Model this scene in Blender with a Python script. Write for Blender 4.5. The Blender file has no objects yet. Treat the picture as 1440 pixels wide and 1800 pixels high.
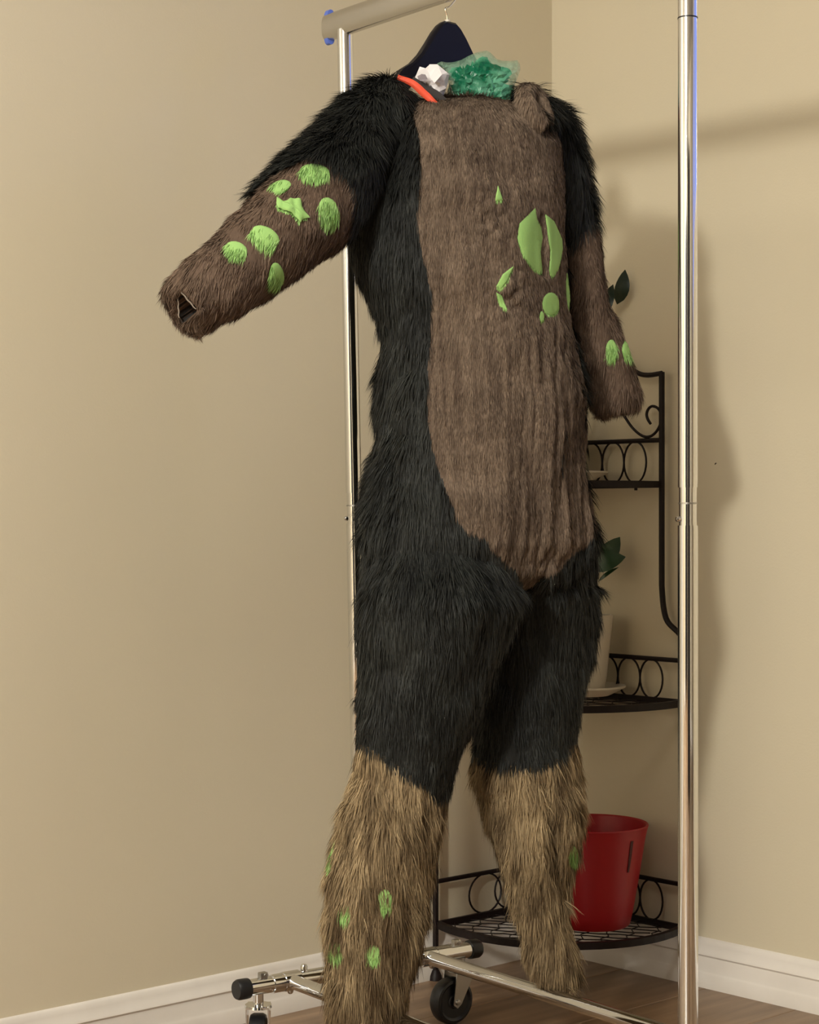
import bpy, bmesh, math, random
import numpy as np
from mathutils import Vector, Matrix
from mathutils.bvhtree import BVHTree

random.seed(7)
rng = np.random.default_rng(7)
sc = bpy.context.scene
COL = sc.collection
PI = math.pi

# ------------------------------------------------------------ camera
F = 3300.0                                   # focal length in pixels of the 1440x1800 frame
CAMZ = 0.83
cd = bpy.data.cameras.new('camera')
cam = bpy.data.objects.new('camera', cd)
COL.objects.link(cam)
cam.location = (0, 0, CAMZ)
cam.rotation_euler = (PI / 2, 0, 0)
cd.sensor_fit = 'VERTICAL'
cd.sensor_height = 36
cd.lens = F / 1800 * 36
cd.clip_start = 0.05
sc.camera = cam

# room frame: the corner and the two wall directions (left wall, right wall)
CX, CY = 0.27, 3.56
LD = Vector((-0.737, -0.676, 0)).normalized()
RD = Vector((-LD.y, LD.x, 0))                # perpendicular to LD
if RD.x < 0: RD = -RD
LEN_L, LEN_R, CEIL = 6.6, 5.2, 2.5
def room(l, r, z=0.0):
    return Vector((CX, CY, 0)) + LD * l + RD * r + Vector((0, 0, z))

# ------------------------------------------------------------ sky and lights
w = bpy.data.worlds.new('World'); sc.world = w; w.use_nodes = True
bg = w.node_tree.nodes['Background']
bg.inputs[0].default_value = (0.30, 0.40, 1.0, 1); bg.inputs[1].default_value = 1.15

def lamp(name, loc, power, size, color):
    d = bpy.data.lights.new(name, 'POINT'); d.energy = power; d.shadow_soft_size = size; d.color = color
    o = bpy.data.objects.new(name, d); COL.objects.link(o); o.location = loc
    return o
LAMP_A = Vector((-1.95, -1.62, 2.27))
lamp('ceiling_lamp_light', LAMP_A, 405, 0.16, (1.0, 0.97, 0.88))
FILL_PANEL = room(2.45, 1.35, CEIL - 0.03)
pd = bpy.data.lights.new('added_fill_light', 'AREA'); pd.shape = 'SQUARE'; pd.size = 1.2; pd.energy = 40; pd.color = (1.0, 0.97, 0.88)  # added fill light to brighten the left wall
po = bpy.data.objects.new('added_fill_light', pd); COL.objects.link(po); po.location = FILL_PANEL; po.rotation_euler = (0, 0, math.atan2(LD.y, LD.x))

sc.view_settings.view_transform = 'Standard'
sc.view_settings.look = 'None'
sc.view_settings.exposure = 0.12
sc.view_settings.gamma = 1.0
sc.view_settings.use_curve_mapping = False

# ------------------------------------------------------------ helpers
def P(px, py, Y):
    return Vector(((px - 720) / F * Y, Y, CAMZ + (900 - py) / F * Y))
def srgb(r, g, b):
    f = lambda c: (c / 255 / 12.92) if c <= 10 else ((c / 255 + 0.055) / 1.055) ** 2.4
    return (f(r), f(g), f(b), 1)

def mat(name, col, rough=0.5, metal=0.0, **kw):
    m = bpy.data.materials.new(name); m.use_nodes = True
    b = m.node_tree.nodes['Principled BSDF']
    b.inputs['Base Color'].default_value = col
    b.inputs['Roughness'].default_value = rough
    b.inputs['Metallic'].default_value = metal
    for k, v in kw.items():
        b.inputs[k.replace('_', ' ')].default_value = v
    return m
def nodes(m):
    return m.node_tree.nodes, m.node_tree.links, m.node_tree.nodes['Principled BSDF']
def add_noise_color(m, c1, c2, scale, stretch=(1, 1, 1), detail=4, lo=0.35, hi=0.65, bump=0.0, bscale=None, bdist=0.001, coord='Object'):
    n, l, b = nodes(m)
    tc = n.new('ShaderNodeTexCoord'); mp = n.new('ShaderNodeMapping')
    mp.inputs['Scale'].default_value = stretch
    l.new(tc.outputs[coord], mp.inputs[0])
    no = n.new('ShaderNodeTexNoise'); no.inputs['Scale'].default_value = scale; no.inputs['Detail'].default_value = detail
    l.new(mp.outputs[0], no.inputs['Vector'])
    cr = n.new('ShaderNodeValToRGB'); cr.color_ramp.elements[0].position = lo; cr.color_ramp.elements[1].position = hi
    cr.color_ramp.elements[0].color = c1; cr.color_ramp.elements[1].color = c2
    l.new(no.outputs[0], cr.inputs[0]); l.new(cr.outputs[0], b.inputs['Base Color'])
    if bump:
        bn = n.new('ShaderNodeTexNoise'); bn.inputs['Scale'].default_value = bscale or scale
        bn.inputs['Detail'].default_value = 3
        l.new(mp.outputs[0], bn.inputs['Vector'])
        bp = n.new('ShaderNodeBump'); bp.inputs['Strength'].default_value = bump; bp.inputs['Distance'].default_value = bdist
        l.new(bn.outputs[0], bp.inputs['Height']); l.new(bp.outputs[0], b.inputs['Normal'])
    return m

def tag(o, label=None, cat=None, group=None, kind=None):
    if label: o['label'] = label
    if cat: o['category'] = cat
    if group: o['group'] = group
    if kind: o['kind'] = kind
    return o
def empty(name, loc):
    o = bpy.data.objects.new(name, None); COL.objects.link(o); o.location = loc; o.empty_display_size = 0.05
    return o
def link(name, me, m, parent=None, smooth=True):
    o = bpy.data.objects.new(name, me); COL.objects.link(o)
    if m: me.materials.append(m)
    if smooth is not None:
        me.polygons.foreach_set('use_smooth', [smooth] * len(me.polygons))
    if parent:
        o.parent = parent; o.matrix_parent_inverse = Matrix.Translation(-parent.location)
    return o
def obj(name, bm, m, parent=None, smooth=True):
    bmesh.ops.recalc_face_normals(bm, faces=bm.faces)
    me = bpy.data.meshes.new(name); bm.to_mesh(me); bm.free()
    o = link(name, me, m, parent, smooth)
    if smooth:
        # sharp where the angle is large
        me.set_sharp_from_angle(angle=math.radians(40))
    return o
def frame(d):
    d = d.normalized()
    up = Vector((0, 0, 1)) if abs(d.z) < 0.9 else Vector((1, 0, 0))
    u = d.cross(up).normalized(); v = u.cross(d).normalized()
    return u, v
def add_tube(bm, pts, r, seg=12, closed=False, cap=True):
    pts = [Vector(p) for p in pts]; n = len(pts)
    rs = r if isinstance(r, (list, tuple)) else [r] * n
    rings = []; pu = None
    for i, p in enumerate(pts):
        if closed: d = pts[(i + 1) % n] - pts[i - 1]
        else: d = pts[min(i + 1, n - 1)] - pts[max(i - 1, 0)]
        d.normalize()
        if pu is None: u, v = frame(d)
        else:
            u = (pu - d * pu.dot(d)).normalized(); v = u.cross(d).normalized()
        pu = u
        rings.append([bm.verts.new(p + (u * math.cos(2 * PI * k / seg) + v * math.sin(2 * PI * k / seg)) * rs[i]) for k in range(seg)])
    m_ = n if closed else n - 1
    for i in range(m_):
        a, b = rings[i], rings[(i + 1) % n]
        for k in range(seg):
            bm.faces.new((a[k], a[(k + 1) % seg], b[(k + 1) % seg], b[k]))
    if cap and not closed:
        bm.faces.new(rings[0]); bm.faces.new(rings[-1])
def add_lathe(bm, prof, center, axis=Vector((0, 0, 1)), seg=40):
    center = Vector(center); u, v = frame(axis); ax = axis.normalized()
    rings = []
    for (r, h) in prof:
        if r < 1e-5: rings.append([bm.verts.new(center + ax * h)])
        else: rings.append([bm.verts.new(center + ax * h + (u * math.cos(2 * PI * k / seg) + v * math.sin(2 * PI * k / seg)) * r) for k in range(seg)])
    for a, b in zip(rings, rings[1:]):
        for k in range(seg):
            k2 = (k + 1) % seg
            if len(a) == 1 and len(b) == 1: continue
            if len(a) == 1: bm.faces.new((a[0], b[k], b[k2]))
            elif len(b) == 1: bm.faces.new((a[k], a[k2], b[0]))
            else: bm.faces.new((a[k], a[k2], b[k2], b[k]))
def add_obox(bm, c, ax, ay, az, bevel=0.0):
    """box with centre c and half-axis vectors"""
    c = Vector(c)
    vs = [bm.verts.new(c + ax * i + ay * j + az * k) for i in (-1, 1) for j in (-1, 1) for k in (-1, 1)]
    fs = [(0, 1, 3, 2), (4, 6, 7, 5), (0, 4, 5, 1), (2, 3, 7, 6), (0, 2, 6, 4), (1, 5, 7, 3)]
    faces = [bm.faces.new([vs[i] for i in f]) for f in fs]
    if bevel:
        es = list({e for f in faces for e in f.edges})
        bmesh.ops.bevel(bm, geom=es, offset=bevel, segments=2, affect='EDGES', profile=0.5)
def smooth_path(pts, sub=6, closed=False):
    pts = [Vector(p) for p in pts]; n = len(pts); out = []
    for i in range(n if closed else n - 1):
        if closed: p0, p1, p2, p3 = pts[i - 1], pts[i], pts[(i + 1) % n], pts[(i + 2) % n]
        else: p0, p1, p2, p3 = pts[max(i - 1, 0)], pts[i], pts[i + 1], pts[min(i + 2, n - 1)]
        for k in range(sub):
            t = k / sub
            out.append(0.5 * ((2 * p1) + (p2 - p0) * t + (2 * p0 - 5 * p1 + 4 * p2 - p3) * t * t + (3 * p1 - p0 - 3 * p2 + p3) * t ** 3))
    if not closed: out.append(pts[-1])
    return out

# numpy value noise
_perm = rng.random((64, 64, 64))
def vnoise(p, scale):
    q = np.asarray(p) * scale + 1000.0
    i = np.floor(q).astype(int); f = q - i; f = f * f * (3 - 2 * f)
    out = 0
    for a in (0, 1):
        for b in (0, 1):
            for c in (0, 1):
                wgt = (f[:, 0] if a else 1 - f[:, 0]) * (f[:, 1] if b else 1 - f[:, 1]) * (f[:, 2] if c else 1 - f[:, 2])
                out = out + wgt * _perm[(i[:, 0] + a) % 64, (i[:, 1] + b) % 64, (i[:, 2] + c) % 64]
    return out                                # 0..1

# ------------------------------------------------------------ materials
M_wall = mat('wall_paint', (0.64, 0.565, 0.41, 1), 0.38)
add_noise_color(M_wall, (0.63, 0.56, 0.415, 1), (0.645, 0.572, 0.425, 1), 2.0, bump=0.25, bscale=260, bdist=0.0008)
M_white = mat('ceiling_paint', (0.55, 0.54, 0.51, 1), 0.7)
M_trim = mat('baseboard_paint', (0.74, 0.69, 0.63, 1), 0.35)
add_noise_color(M_trim, (0.70, 0.65, 0.59, 1), (0.77, 0.72, 0.66, 1), 9, bump=0.1, bscale=60, bdist=0.0006)
M_floor = []
for i, (c1, c2) in enumerate([((0.14, 0.082, 0.042, 1), (0.30, 0.19, 0.105, 1)), ((0.16, 0.095, 0.05, 1), (0.33, 0.21, 0.12, 1)), ((0.12, 0.07, 0.036, 1), (0.27, 0.165, 0.09, 1))]):
    m = mat('laminate_wood_%s' % 'abc'[i], c1, 0.36)
    add_noise_color(m, c1, c2, 5.0, stretch=(0.6, 7, 1), detail=7, lo=0.3, hi=0.7, bump=0.15, bscale=30, bdist=0.0005)
    M_floor.append(m)
M_gap = mat('floor_underlay', (0.03, 0.018, 0.01, 1), 0.8)
M_chrome = mat('chrome', (0.78, 0.78, 0.78, 1), 0.07, 1.0)
M_rail = mat('satin_chrome', (0.62, 0.60, 0.57, 1), 0.22, 1.0)
M_steel = mat('steel_bracket', (0.45, 0.44, 0.42, 1), 0.3, 1.0)
M_rubber = mat('black_plastic', (0.008, 0.008, 0.009, 1), 0.4)
M_capreflect = mat('blue_cap_reflection', (0.10, 0.17, 0.62, 1), 0.35)  # blue reflection on the chrome rail end, put in as base colour
M_iron = mat('dark_brown_iron', (0.008, 0.0035, 0.0035, 1), 0.5, 0.0, Specular_IOR_Level=0.25)
M_hang = mat('navy_plastic', (0.0015, 0.0016, 0.006, 1), 0.38, Specular_IOR_Level=0.25)
M_red = mat('red_plastic', (0.33, 0.002, 0.008, 1), 0.42)
M_slotshade = mat('slot_shade_red', (0.06, 0.001, 0.002, 1), 0.6)  # darker copy of the bin red, stands in for groove shade
M_pot = mat('cream_ceramic', (0.66, 0.60, 0.50, 1), 0.35)
M_soil = mat('potting_soil', (0.03, 0.018, 0.01, 1), 0.95)
M_leaf = mat('dark_leaf', (0.012, 0.045, 0.012, 1), 0.35)
M_leafdark = mat('deep_dark_leaf', (0.006, 0.018, 0.008, 1), 0.35)
M_orange = mat('orange_elastic', (0.75, 0.085, 0.035, 1), 0.6)
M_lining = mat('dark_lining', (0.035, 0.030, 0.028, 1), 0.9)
M_backing = mat('pale_backing', (0.30, 0.25, 0.20, 1), 0.9)
M_paper = mat('crumpled_paper', (0.72, 0.69, 0.70, 1), 0.7)
M_paperprint = mat('grey_paper_print', (0.22, 0.19, 0.21, 1), 0.7)
M_wrap = mat('green_bubble_wrap', (0.03, 0.3, 0.15, 1), 0.16)
add_noise_color(M_wrap, (0.006, 0.13, 0.065, 1), (0.16, 0.46, 0.30, 1), 38, detail=3, lo=.35, hi=.72, bump=.6, bscale=150, bdist=.003)
n, l, b = nodes(M_wrap)
b.inputs['Transmission Weight'].default_value = 0.2
b.inputs['IOR'].default_value = 1.35
M_wrapclear = mat('clear_green_wrap', (0.40, 0.66, 0.48, 1), 0.14)
n, l, b = nodes(M_wrapclear)
b.inputs['Transmission Weight'].default_value = 0.3; b.inputs['Alpha'].default_value = 0.45

def fur_mat(name, c1, c2, rough=0.75, sheen=0.0):
    m = mat(name, c1, rough)
    n, l, b = nodes(m)
    at = n.new('ShaderNodeAttribute'); at.attribute_name = 'tone'
    mx = n.new('ShaderNodeMix'); mx.data_type = 'RGBA'
    mx.inputs[6].default_value = c1; mx.inputs[7].default_value = c2
    l.new(at.outputs['Fac'], mx.inputs[0]); l.new(mx.outputs[2], b.inputs['Base Color'])
    b.inputs['Specular IOR Level'].default_value = 0.25
    b.inputs['Sheen Weight'].default_value = sheen
    return m
M_black = fur_mat('black_fur', (0.005, 0.0052, 0.005, 1), (0.036, 0.038, 0.033, 1), 0.6)
M_belly = fur_mat('brown_short_fur', (0.060, 0.038, 0.026, 1), (0.30, 0.22, 0.155, 1), 0.8)
M_sleeve = fur_mat('brown_sleeve_fur', (0.070, 0.043, 0.028, 1), (0.22, 0.15, 0.105, 1), 0.8)
M_leg = fur_mat('tan_shaggy_fur', (0.085, 0.052, 0.024, 1), (0.46, 0.34, 0.19, 1), 0.75)
M_green = fur_mat('lime_fur', (0.15, 0.32, 0.06, 1), (0.42, 0.66, 0.24, 1), 0.8)

# ------------------------------------------------------------ room shell
def slab(name, pts, thick_dir, m, kind='structure'):
    bm = bmesh.new()
    a = [bm.verts.new(p) for p in pts]; c = [bm.verts.new(p + thick_dir) for p in pts]
    k = len(pts)
    bm.faces.new(a); bm.faces.new(list(reversed(c)))
    for i in range(k): bm.faces.new((a[i], a[(i + 1) % k], c[(i + 1) % k], c[i]))
    return tag(obj(name, bm, m, None, False), kind=kind)
T = 0.12
slab('wall_left', [room(-T, 0, -0.02), room(LEN_L + T, 0, -0.02), room(LEN_L + T, 0, CEIL), room(-T, 0, CEIL)], RD * -T, M_wall)
# right wall with a window opening (outside the frame, its sky shows in the chrome)
W0, W1, WZ0, WZ1 = 1.00, 2.25, 1.34, 2.10
bm = bmesh.new()
def wquad(r0, r1, z0, z1):
    add_obox(bm, room(-T / 2, (r0 + r1) / 2, (z0 + z1) / 2), LD * (T / 2), RD * ((r1 - r0) / 2), Vector((0, 0, (z1 - z0) / 2)))
wquad(0, W0, -0.02, CEIL); V0, V1 = 2.55, 4.75
wquad(W1, V0, -0.02, CEIL); wquad(V1, LEN_R + T, -0.02, CEIL)
for q0, q1 in ((W0, W1), (V0, V1)): wquad(q0, q1, -0.02, WZ0); wquad(q0, q1, WZ1, CEIL)
tag(obj('wall_right', bm, M_wall, None, False), kind='structure')
slab('wall_back', [room(LEN_L, 0, -0.02), room(LEN_L, LEN_R, -0.02), room(LEN_L, LEN_R, CEIL), room(LEN_L, 0, CEIL)], LD * T, M_wall)
slab('wall_far', [room(0, LEN_R, -0.02), room(LEN_L, LEN_R, -0.02), room(LEN_L, LEN_R, CEIL), room(0, LEN_R, CEIL)], RD * T, M_wall)
slab('ceiling', [room(-T, -T, CEIL), room(LEN_L + T, -T, CEIL), room(LEN_L + T, LEN_R + T, CEIL), room(-T, LEN_R + T, CEIL)], Vector((0, 0, 0.1)), M_white)
M_glass = bpy.data.materials.new('window_glass'); M_glass.use_nodes = True
n = M_glass.node_tree.nodes; l = M_glass.node_tree.links
n.remove(n['Principled BSDF'])
tr = n.new('ShaderNodeBsdfTransparent'); gl = n.new('ShaderNodeBsdfGlossy'); gl.inputs['Roughness'].default_value = 0.02
mx = n.new('ShaderNodeMixShader'); mx.inputs[0].default_value = 0.08
l.new(tr.outputs[0], mx.inputs[1]); l.new(gl.outputs[0], mx.inputs[2]); l.new(mx.outputs[0], n['Material Output'].inputs[0])
for wi, (q0, q1) in enumerate(((W0, W1), (V0, V1))):
    bm = bmesh.new()
    for (r0, r1, z0, z1) in ((q0, q0 + .04, WZ0, WZ1), (q1 - .04, q1, WZ0, WZ1), (q0 + .04, q1 - .04, WZ0, WZ0 + .04), (q0 + .04, q1 - .04, WZ1 - .04, WZ1)):
        add_obox(bm, room(-0.07, (r0 + r1) / 2, (z0 + z1) / 2), LD * 0.03, RD * ((r1 - r0) / 2), Vector((0, 0, (z1 - z0) / 2)))
    win = tag(obj('window_%d' % (wi + 1), bm, M_trim, None, False), kind='structure')
    bm = bmesh.new(); add_obox(bm, room(-0.07, (q0 + q1) / 2, (WZ0 + WZ1) / 2), LD * 0.003, RD * ((q1 - q0) / 2 - .04), Vector((0, 0, (WZ1 - WZ0) / 2 - .04)))
    obj('pane', bm, M_glass, win, False)

# floor: planks run along the left wall
fl = slab('floor', [room(-T, -T, -0.012), room(LEN_L + T, -T, -0.012), room(LEN_L + T, LEN_R + T, -0.012), room(-T, LEN_R + T, -0.012)], Vector((0, 0, -0.05)), M_gap)
PW, PL = 0.19, 1.21
plank_me = {}
ang = math.atan2(LD.y, LD.x)
def plank_mesh(L, mi):
    k = (round(L, 3), mi)
    if k not in plank_me:
        bm = bmesh.new()
        add_obox(bm, (L / 2, PW / 2, -0.006), Vector((L / 2 - 0.0004, 0, 0)), Vector((0, PW / 2 - 0.0004, 0)), Vector((0, 0, 0.006)))
        bmesh.ops.recalc_face_normals(bm, faces=bm.faces)
        top = [e for e in bm.edges if all(v.co.z > -0.001 for v in e.verts)]
        bmesh.ops.bevel(bm, geom=top, offset=0.0012, segments=1, affect='EDGES')
        me = bpy.data.meshes.new('plank'); bm.to_mesh(me); bm.free(); me.materials.append(M_floor[mi]); plank_me[k] = me
    return plank_me[k]
flip = RD.dot(Vector((-LD.y, LD.x, 0))) > 0
row = 0; r = 0.0
while r < LEN_R - 0.01:
    x = -[0.0, 0.43, 0.86, 0.21, 0.65, 1.05][row % 6]
    while x < LEN_L:
        x0, x1 = max(x, 0), min(x + PL, LEN_L)
        if x1 - x0 > 0.01:
            me = plank_mesh(x1 - x0, random.randrange(3))
            o = bpy.data.objects.new('plank', me); COL.objects.link(o)
            o.location = room(x0, r + (0 if flip else PW)); o.rotation_euler = (0, 0, ang)
            o.parent = fl
        x += PL
    r += PW; row += 1

# baseboards: moulded profile (depth from the wall, height)
BB = [(0, 0), (.015, 0), (.015, .024), (.0135, .027), (.0125, .030), (.0115, .040), (.010, .050), (.0095, .0535), (.0125, .057), (.0115, .061), (.0075, .066), (.0065, .074), (.0045, .081), (.0025, .084), (0, .085)]
def baseboard(name, fn, L, nrm):
    bm = bmesh.new(); rows = []
    for s in (0.0, L):
        rows.append([bm.verts.new(fn(s) + nrm * d + Vector((0, 0, h))) for d, h in BB])
    for i in range(len(BB) - 1): bm.faces.new((rows[0][i], rows[0][i + 1], rows[1][i + 1], rows[1][i]))
    bm.faces.new(rows[0]); bm.faces.new(rows[1])
    me_o = obj(name, bm, M_trim, None, True); me_o['kind'] = 'structure'
    return me_o
baseboard('baseboard_left', lambda s: room(s, 0), LEN_L, RD)
baseboard('baseboard_right', lambda s: room(0, s), LEN_R, LD)
baseboard('baseboard_back', lambda s: room(LEN_L, s), LEN_R, -LD)
baseboard('baseboard_far', lambda s: room(s, LEN_R), LEN_L, -RD)

t_ = (1258 - 720) / F; o0 = room(0, 0); s_ = (t_ * o0.y - o0.x) / (RD.x - t_ * RD.y)
bm = bmesh.new(); add_obox(bm, room(-0.0005, s_, CAMZ + (900 - 815) / F * (o0.y + RD.y * s_)), LD * .0007, (RD + Vector((0, 0, .7))) * .0018, Vector((0, 0, .0009)) - RD * .0006, .0002)
mk_ = obj('paint_nick', bm, M_gap, bpy.data.objects['wall_right'])
# ceiling lamps above their light
for i, (L_, lab) in enumerate(((LAMP_A, 'round ceiling lamp behind the camera'),)):
    root = empty('ceiling_lamp', (L_.x, L_.y, CEIL)); tag(root, lab, 'lamp')
    bm = bmesh.new(); add_lathe(bm, [(0, 0), (.11, 0), (.11, -.02), (.03, -.03), (.03, -.06), (0, -.06)], (L_.x, L_.y, CEIL), seg=32)
    obj('mount', bm, M_white, root)

# unseen white door and dark drape, added to put stripes in the chrome
M_door = mat('door_paint', (0.80, 0.79, 0.76, 1), 0.4)
M_curtain = mat('dark_curtain', (0.012, 0.010, 0.010, 1), 0.9)
bm = bmesh.new()
add_obox(bm, room(2.32, .012, 1.0), LD * .40, RD * .010, Vector((0, 0, .995)), .002)
for z0, z1 in ((.18, .86), (1.0, 1.82)):
    for l0 in (2.00, 2.36):
        add_obox(bm, room(l0 + .14, .024, (z0 + z1) / 2), LD * .13, RD * .004, Vector((0, 0, (z1 - z0) / 2)), .002)
door = tag(obj('added_door_1', bm, M_door, None, False), kind='structure')
bm = bmesh.new()
add_obox(bm, room(1.87, .012, 1.03), LD * .045, RD * .012, Vector((0, 0, 1.03))); add_obox(bm, room(2.77, .012, 1.03), LD * .045, RD * .012, Vector((0, 0, 1.03))); add_obox(bm, room(2.32, .012, 2.045), LD * .405, RD * .012, Vector((0, 0, .04)))
obj('door_frame', bm, M_trim, door, False)
bm = bmesh.new(); add_lathe(bm, [(.0, 0), (.02, 0), (.012, .01), (.012, .035), (.027, .05), (.020, .068), (0, .070)], room(2.66, .022, .95), RD, 20); obj('door_knob', bm, M_steel, door)
curt = empty('added_curtain', room(LEN_L - .12, 3.4)); tag(curt, 'unseen dark drape added behind the camera for a dark stripe in the chrome', 'added_curtain')
bm = bmesh.new(); rows = []
for z in (.03, 2.2):
    rows.append([bm.verts.new(room(LEN_L - .12 + .04 * math.sin(k * .9), 2.0 + k * .04, z)) for k in range(76)])
for k in range(75): bm.faces.new((rows[0][k], rows[0][k + 1], rows[1][k + 1], rows[1][k]))
obj('cloth', bm, M_curtain, curt)
bm = bmesh.new(); add_tube(bm, [room(LEN_L - .12, 1.9, 2.22), room(LEN_L - .12, 5.1, 2.22)], .014, 12); obj('curtain_rod', bm, M_steel, curt)

ward = empty('added_cabinet', (0.55, -1.0, 0)); tag(ward, 'unseen dark cabinet added behind the camera for a dark stripe in the chrome', 'added_cabinet')  # unseen cabinet, added so the poles reflect a dark stripe
M_ward = mat('added_cabinet_wood', (0.012, 0.009, 0.008, 1), 0.45)
bm = bmesh.new(); add_obox(bm, (0.55, -1.0, 0.95), Vector((.70, 0, 0)), Vector((0, .25, 0)), Vector((0, 0, .95)), .004); obj('cabinet_body', bm, M_ward, ward, False)
for q in (-1, 1):
    bm = bmesh.new(); add_obox(bm, (0.55 + q * .348, -.741, 0.97), Vector((.343, 0, 0)), Vector((0, .009, 0)), Vector((0, 0, .88)), .003); d_ = obj('cabinet_door', bm, M_ward, ward, False)
    bm = bmesh.new(); add_tube(bm, [(0.55 + q * .05, -.72, .9), (0.55 + q * .05, -.72, 1.05)], .006, 10); obj('handle', bm, M_steel, d_)
lp = empty('added_fill_panel', (FILL_PANEL.x, FILL_PANEL.y, CEIL)); tag(lp, 'square ceiling panel added as unseen fill light for the left wall', 'lamp')  # frame built around the added fill light
bm = bmesh.new()
for q in (-1, 1):
    add_obox(bm, FILL_PANEL + LD * q * .615 + Vector((0, 0, .008)), LD * .012, RD * .627, Vector((0, 0, .02))); add_obox(bm, FILL_PANEL + RD * q * .615 + Vector((0, 0, .008)), LD * .603, RD * .012, Vector((0, 0, .02)))
obj('fill_panel_frame', bm, M_white, lp, False)

# ------------------------------------------------------------ garment rack
AX = Vector((0.807, 0.590, 0))               # across the rack (foot direction, away from camera to the right)
BX = Vector((0.590, -0.807, 0))              # along the rail, towards the camera and right
HT = 0.115
P1 = Vector((-0.073, 2.943, HT)); P2 = Vector((0.352, 2.372, HT))
RZ = 1.597
T1 = Vector((-0.1016, 2.94, RZ)); T2 = Vector((0.3515, 2.372, RZ))
rack = empty('garment_rack', ((P1.x + P2.x) / 2, (P1.y + P2.y) / 2, 0))
tag(rack, 'chrome rolling garment rack holding the furry suit in the corner', 'clothes rack')
def seg_(name, a, b, r, m=M_chrome, parent=rack, seg=28):
    bm = bmesh.new(); add_tube(bm, [a, b], r, seg); return obj(name, bm, m, parent)
def lerp(a, b, t): return a + (b - a) * t
def at_z(a, b, z): return lerp(a, b, (z - a.z) / (b.z - a.z))
for (A, B, jz) in ((P1, T1, 0.86), (P2, T2, 0.861)):
    lo = at_z(A, B, jz - 0.048)
    seg_('lower_pole', A + Vector((0, 0, -0.014)), lo, 0.0128)
    seg_('inner_sleeve', lo + Vector((0, 0, -0.01)), at_z(A, B, jz + 0.001), 0.0112)
    up = seg_('upper_pole', at_z(A, B, jz), at_z(A, B, RZ - 0.012), 0.0124)
    bm = bmesh.new()
    c = at_z(A, B, jz - 0.02); add_tube(bm, [c + Vector((0, 0, -.0012)), c + Vector((0, 0, .0012))], 0.0118, 24)
    obj('joint_ring', bm, M_steel, rack)
    c = lo + Vector((0, 0, -0.0) ) - AX * 0.0
    bm = bmesh.new(); c = at_z(A, B, jz - .040) + Vector((-0.0125, -0.004, 0)); add_lathe(bm, [(0, .004), (.003, .003), (.004, 0), (.004, -.004)], c, Vector((-1, -.3, 0)), 12); obj('spring_button', bm, M_chrome, rack)
# upper joint seen near the top of the right pole
c = at_z(P2, T2, CAMZ + (900 - 32) / F * 2.372)
bm = bmesh.new(); add_tube(bm, [c + Vector((0, 0, -.0008)), c + Vector((0, 0, .0008))], 0.0128, 28); obj('joint_ring', bm, M_rubber, rack)
# top rail: flattened oval tube
rd = (T2 - T1).normalized()
def oval(bm, a, b, hw, hh, seg=32, power=2.6):
    side = rd.cross(Vector((0, 0, 1))).normalized()
    rows = []
    for p in (a, b):
        rw = []
        for k in range(seg):
            t = 2 * PI * k / seg; cs, sn = math.cos(t), math.sin(t)
            x = math.copysign(abs(cs) ** (2 / power), cs) * hw; z = math.copysign(abs(sn) ** (2 / power), sn) * hh
            rw.append(bm.verts.new(p + side * x + Vector((0, 0, z))))
        rows.append(rw)
    for k in range(seg): bm.faces.new((rows[0][k], rows[0][(k + 1) % seg], rows[1][(k + 1) % seg], rows[1][k]))
    bm.faces.new(rows[0]); bm.faces.new(rows[1])
bm = bmesh.new(); oval(bm, T1 - rd * 0.046, T2 + rd * 0.046, 0.0115, 0.021); obj('top_rail', bm, M_rail, rack)
for a, d in ((T1 - rd * 0.046, -1), (T2 + rd * 0.046, 1)):
    bm = bmesh.new(); oval(bm, a - rd * d * 0.001, a - rd * d * 0.010, 0.0085, 0.0275); tag(obj('end_cap', bm, M_capreflect, rack), 'end cap of the top rail, blue reflection put in its colour')
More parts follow.
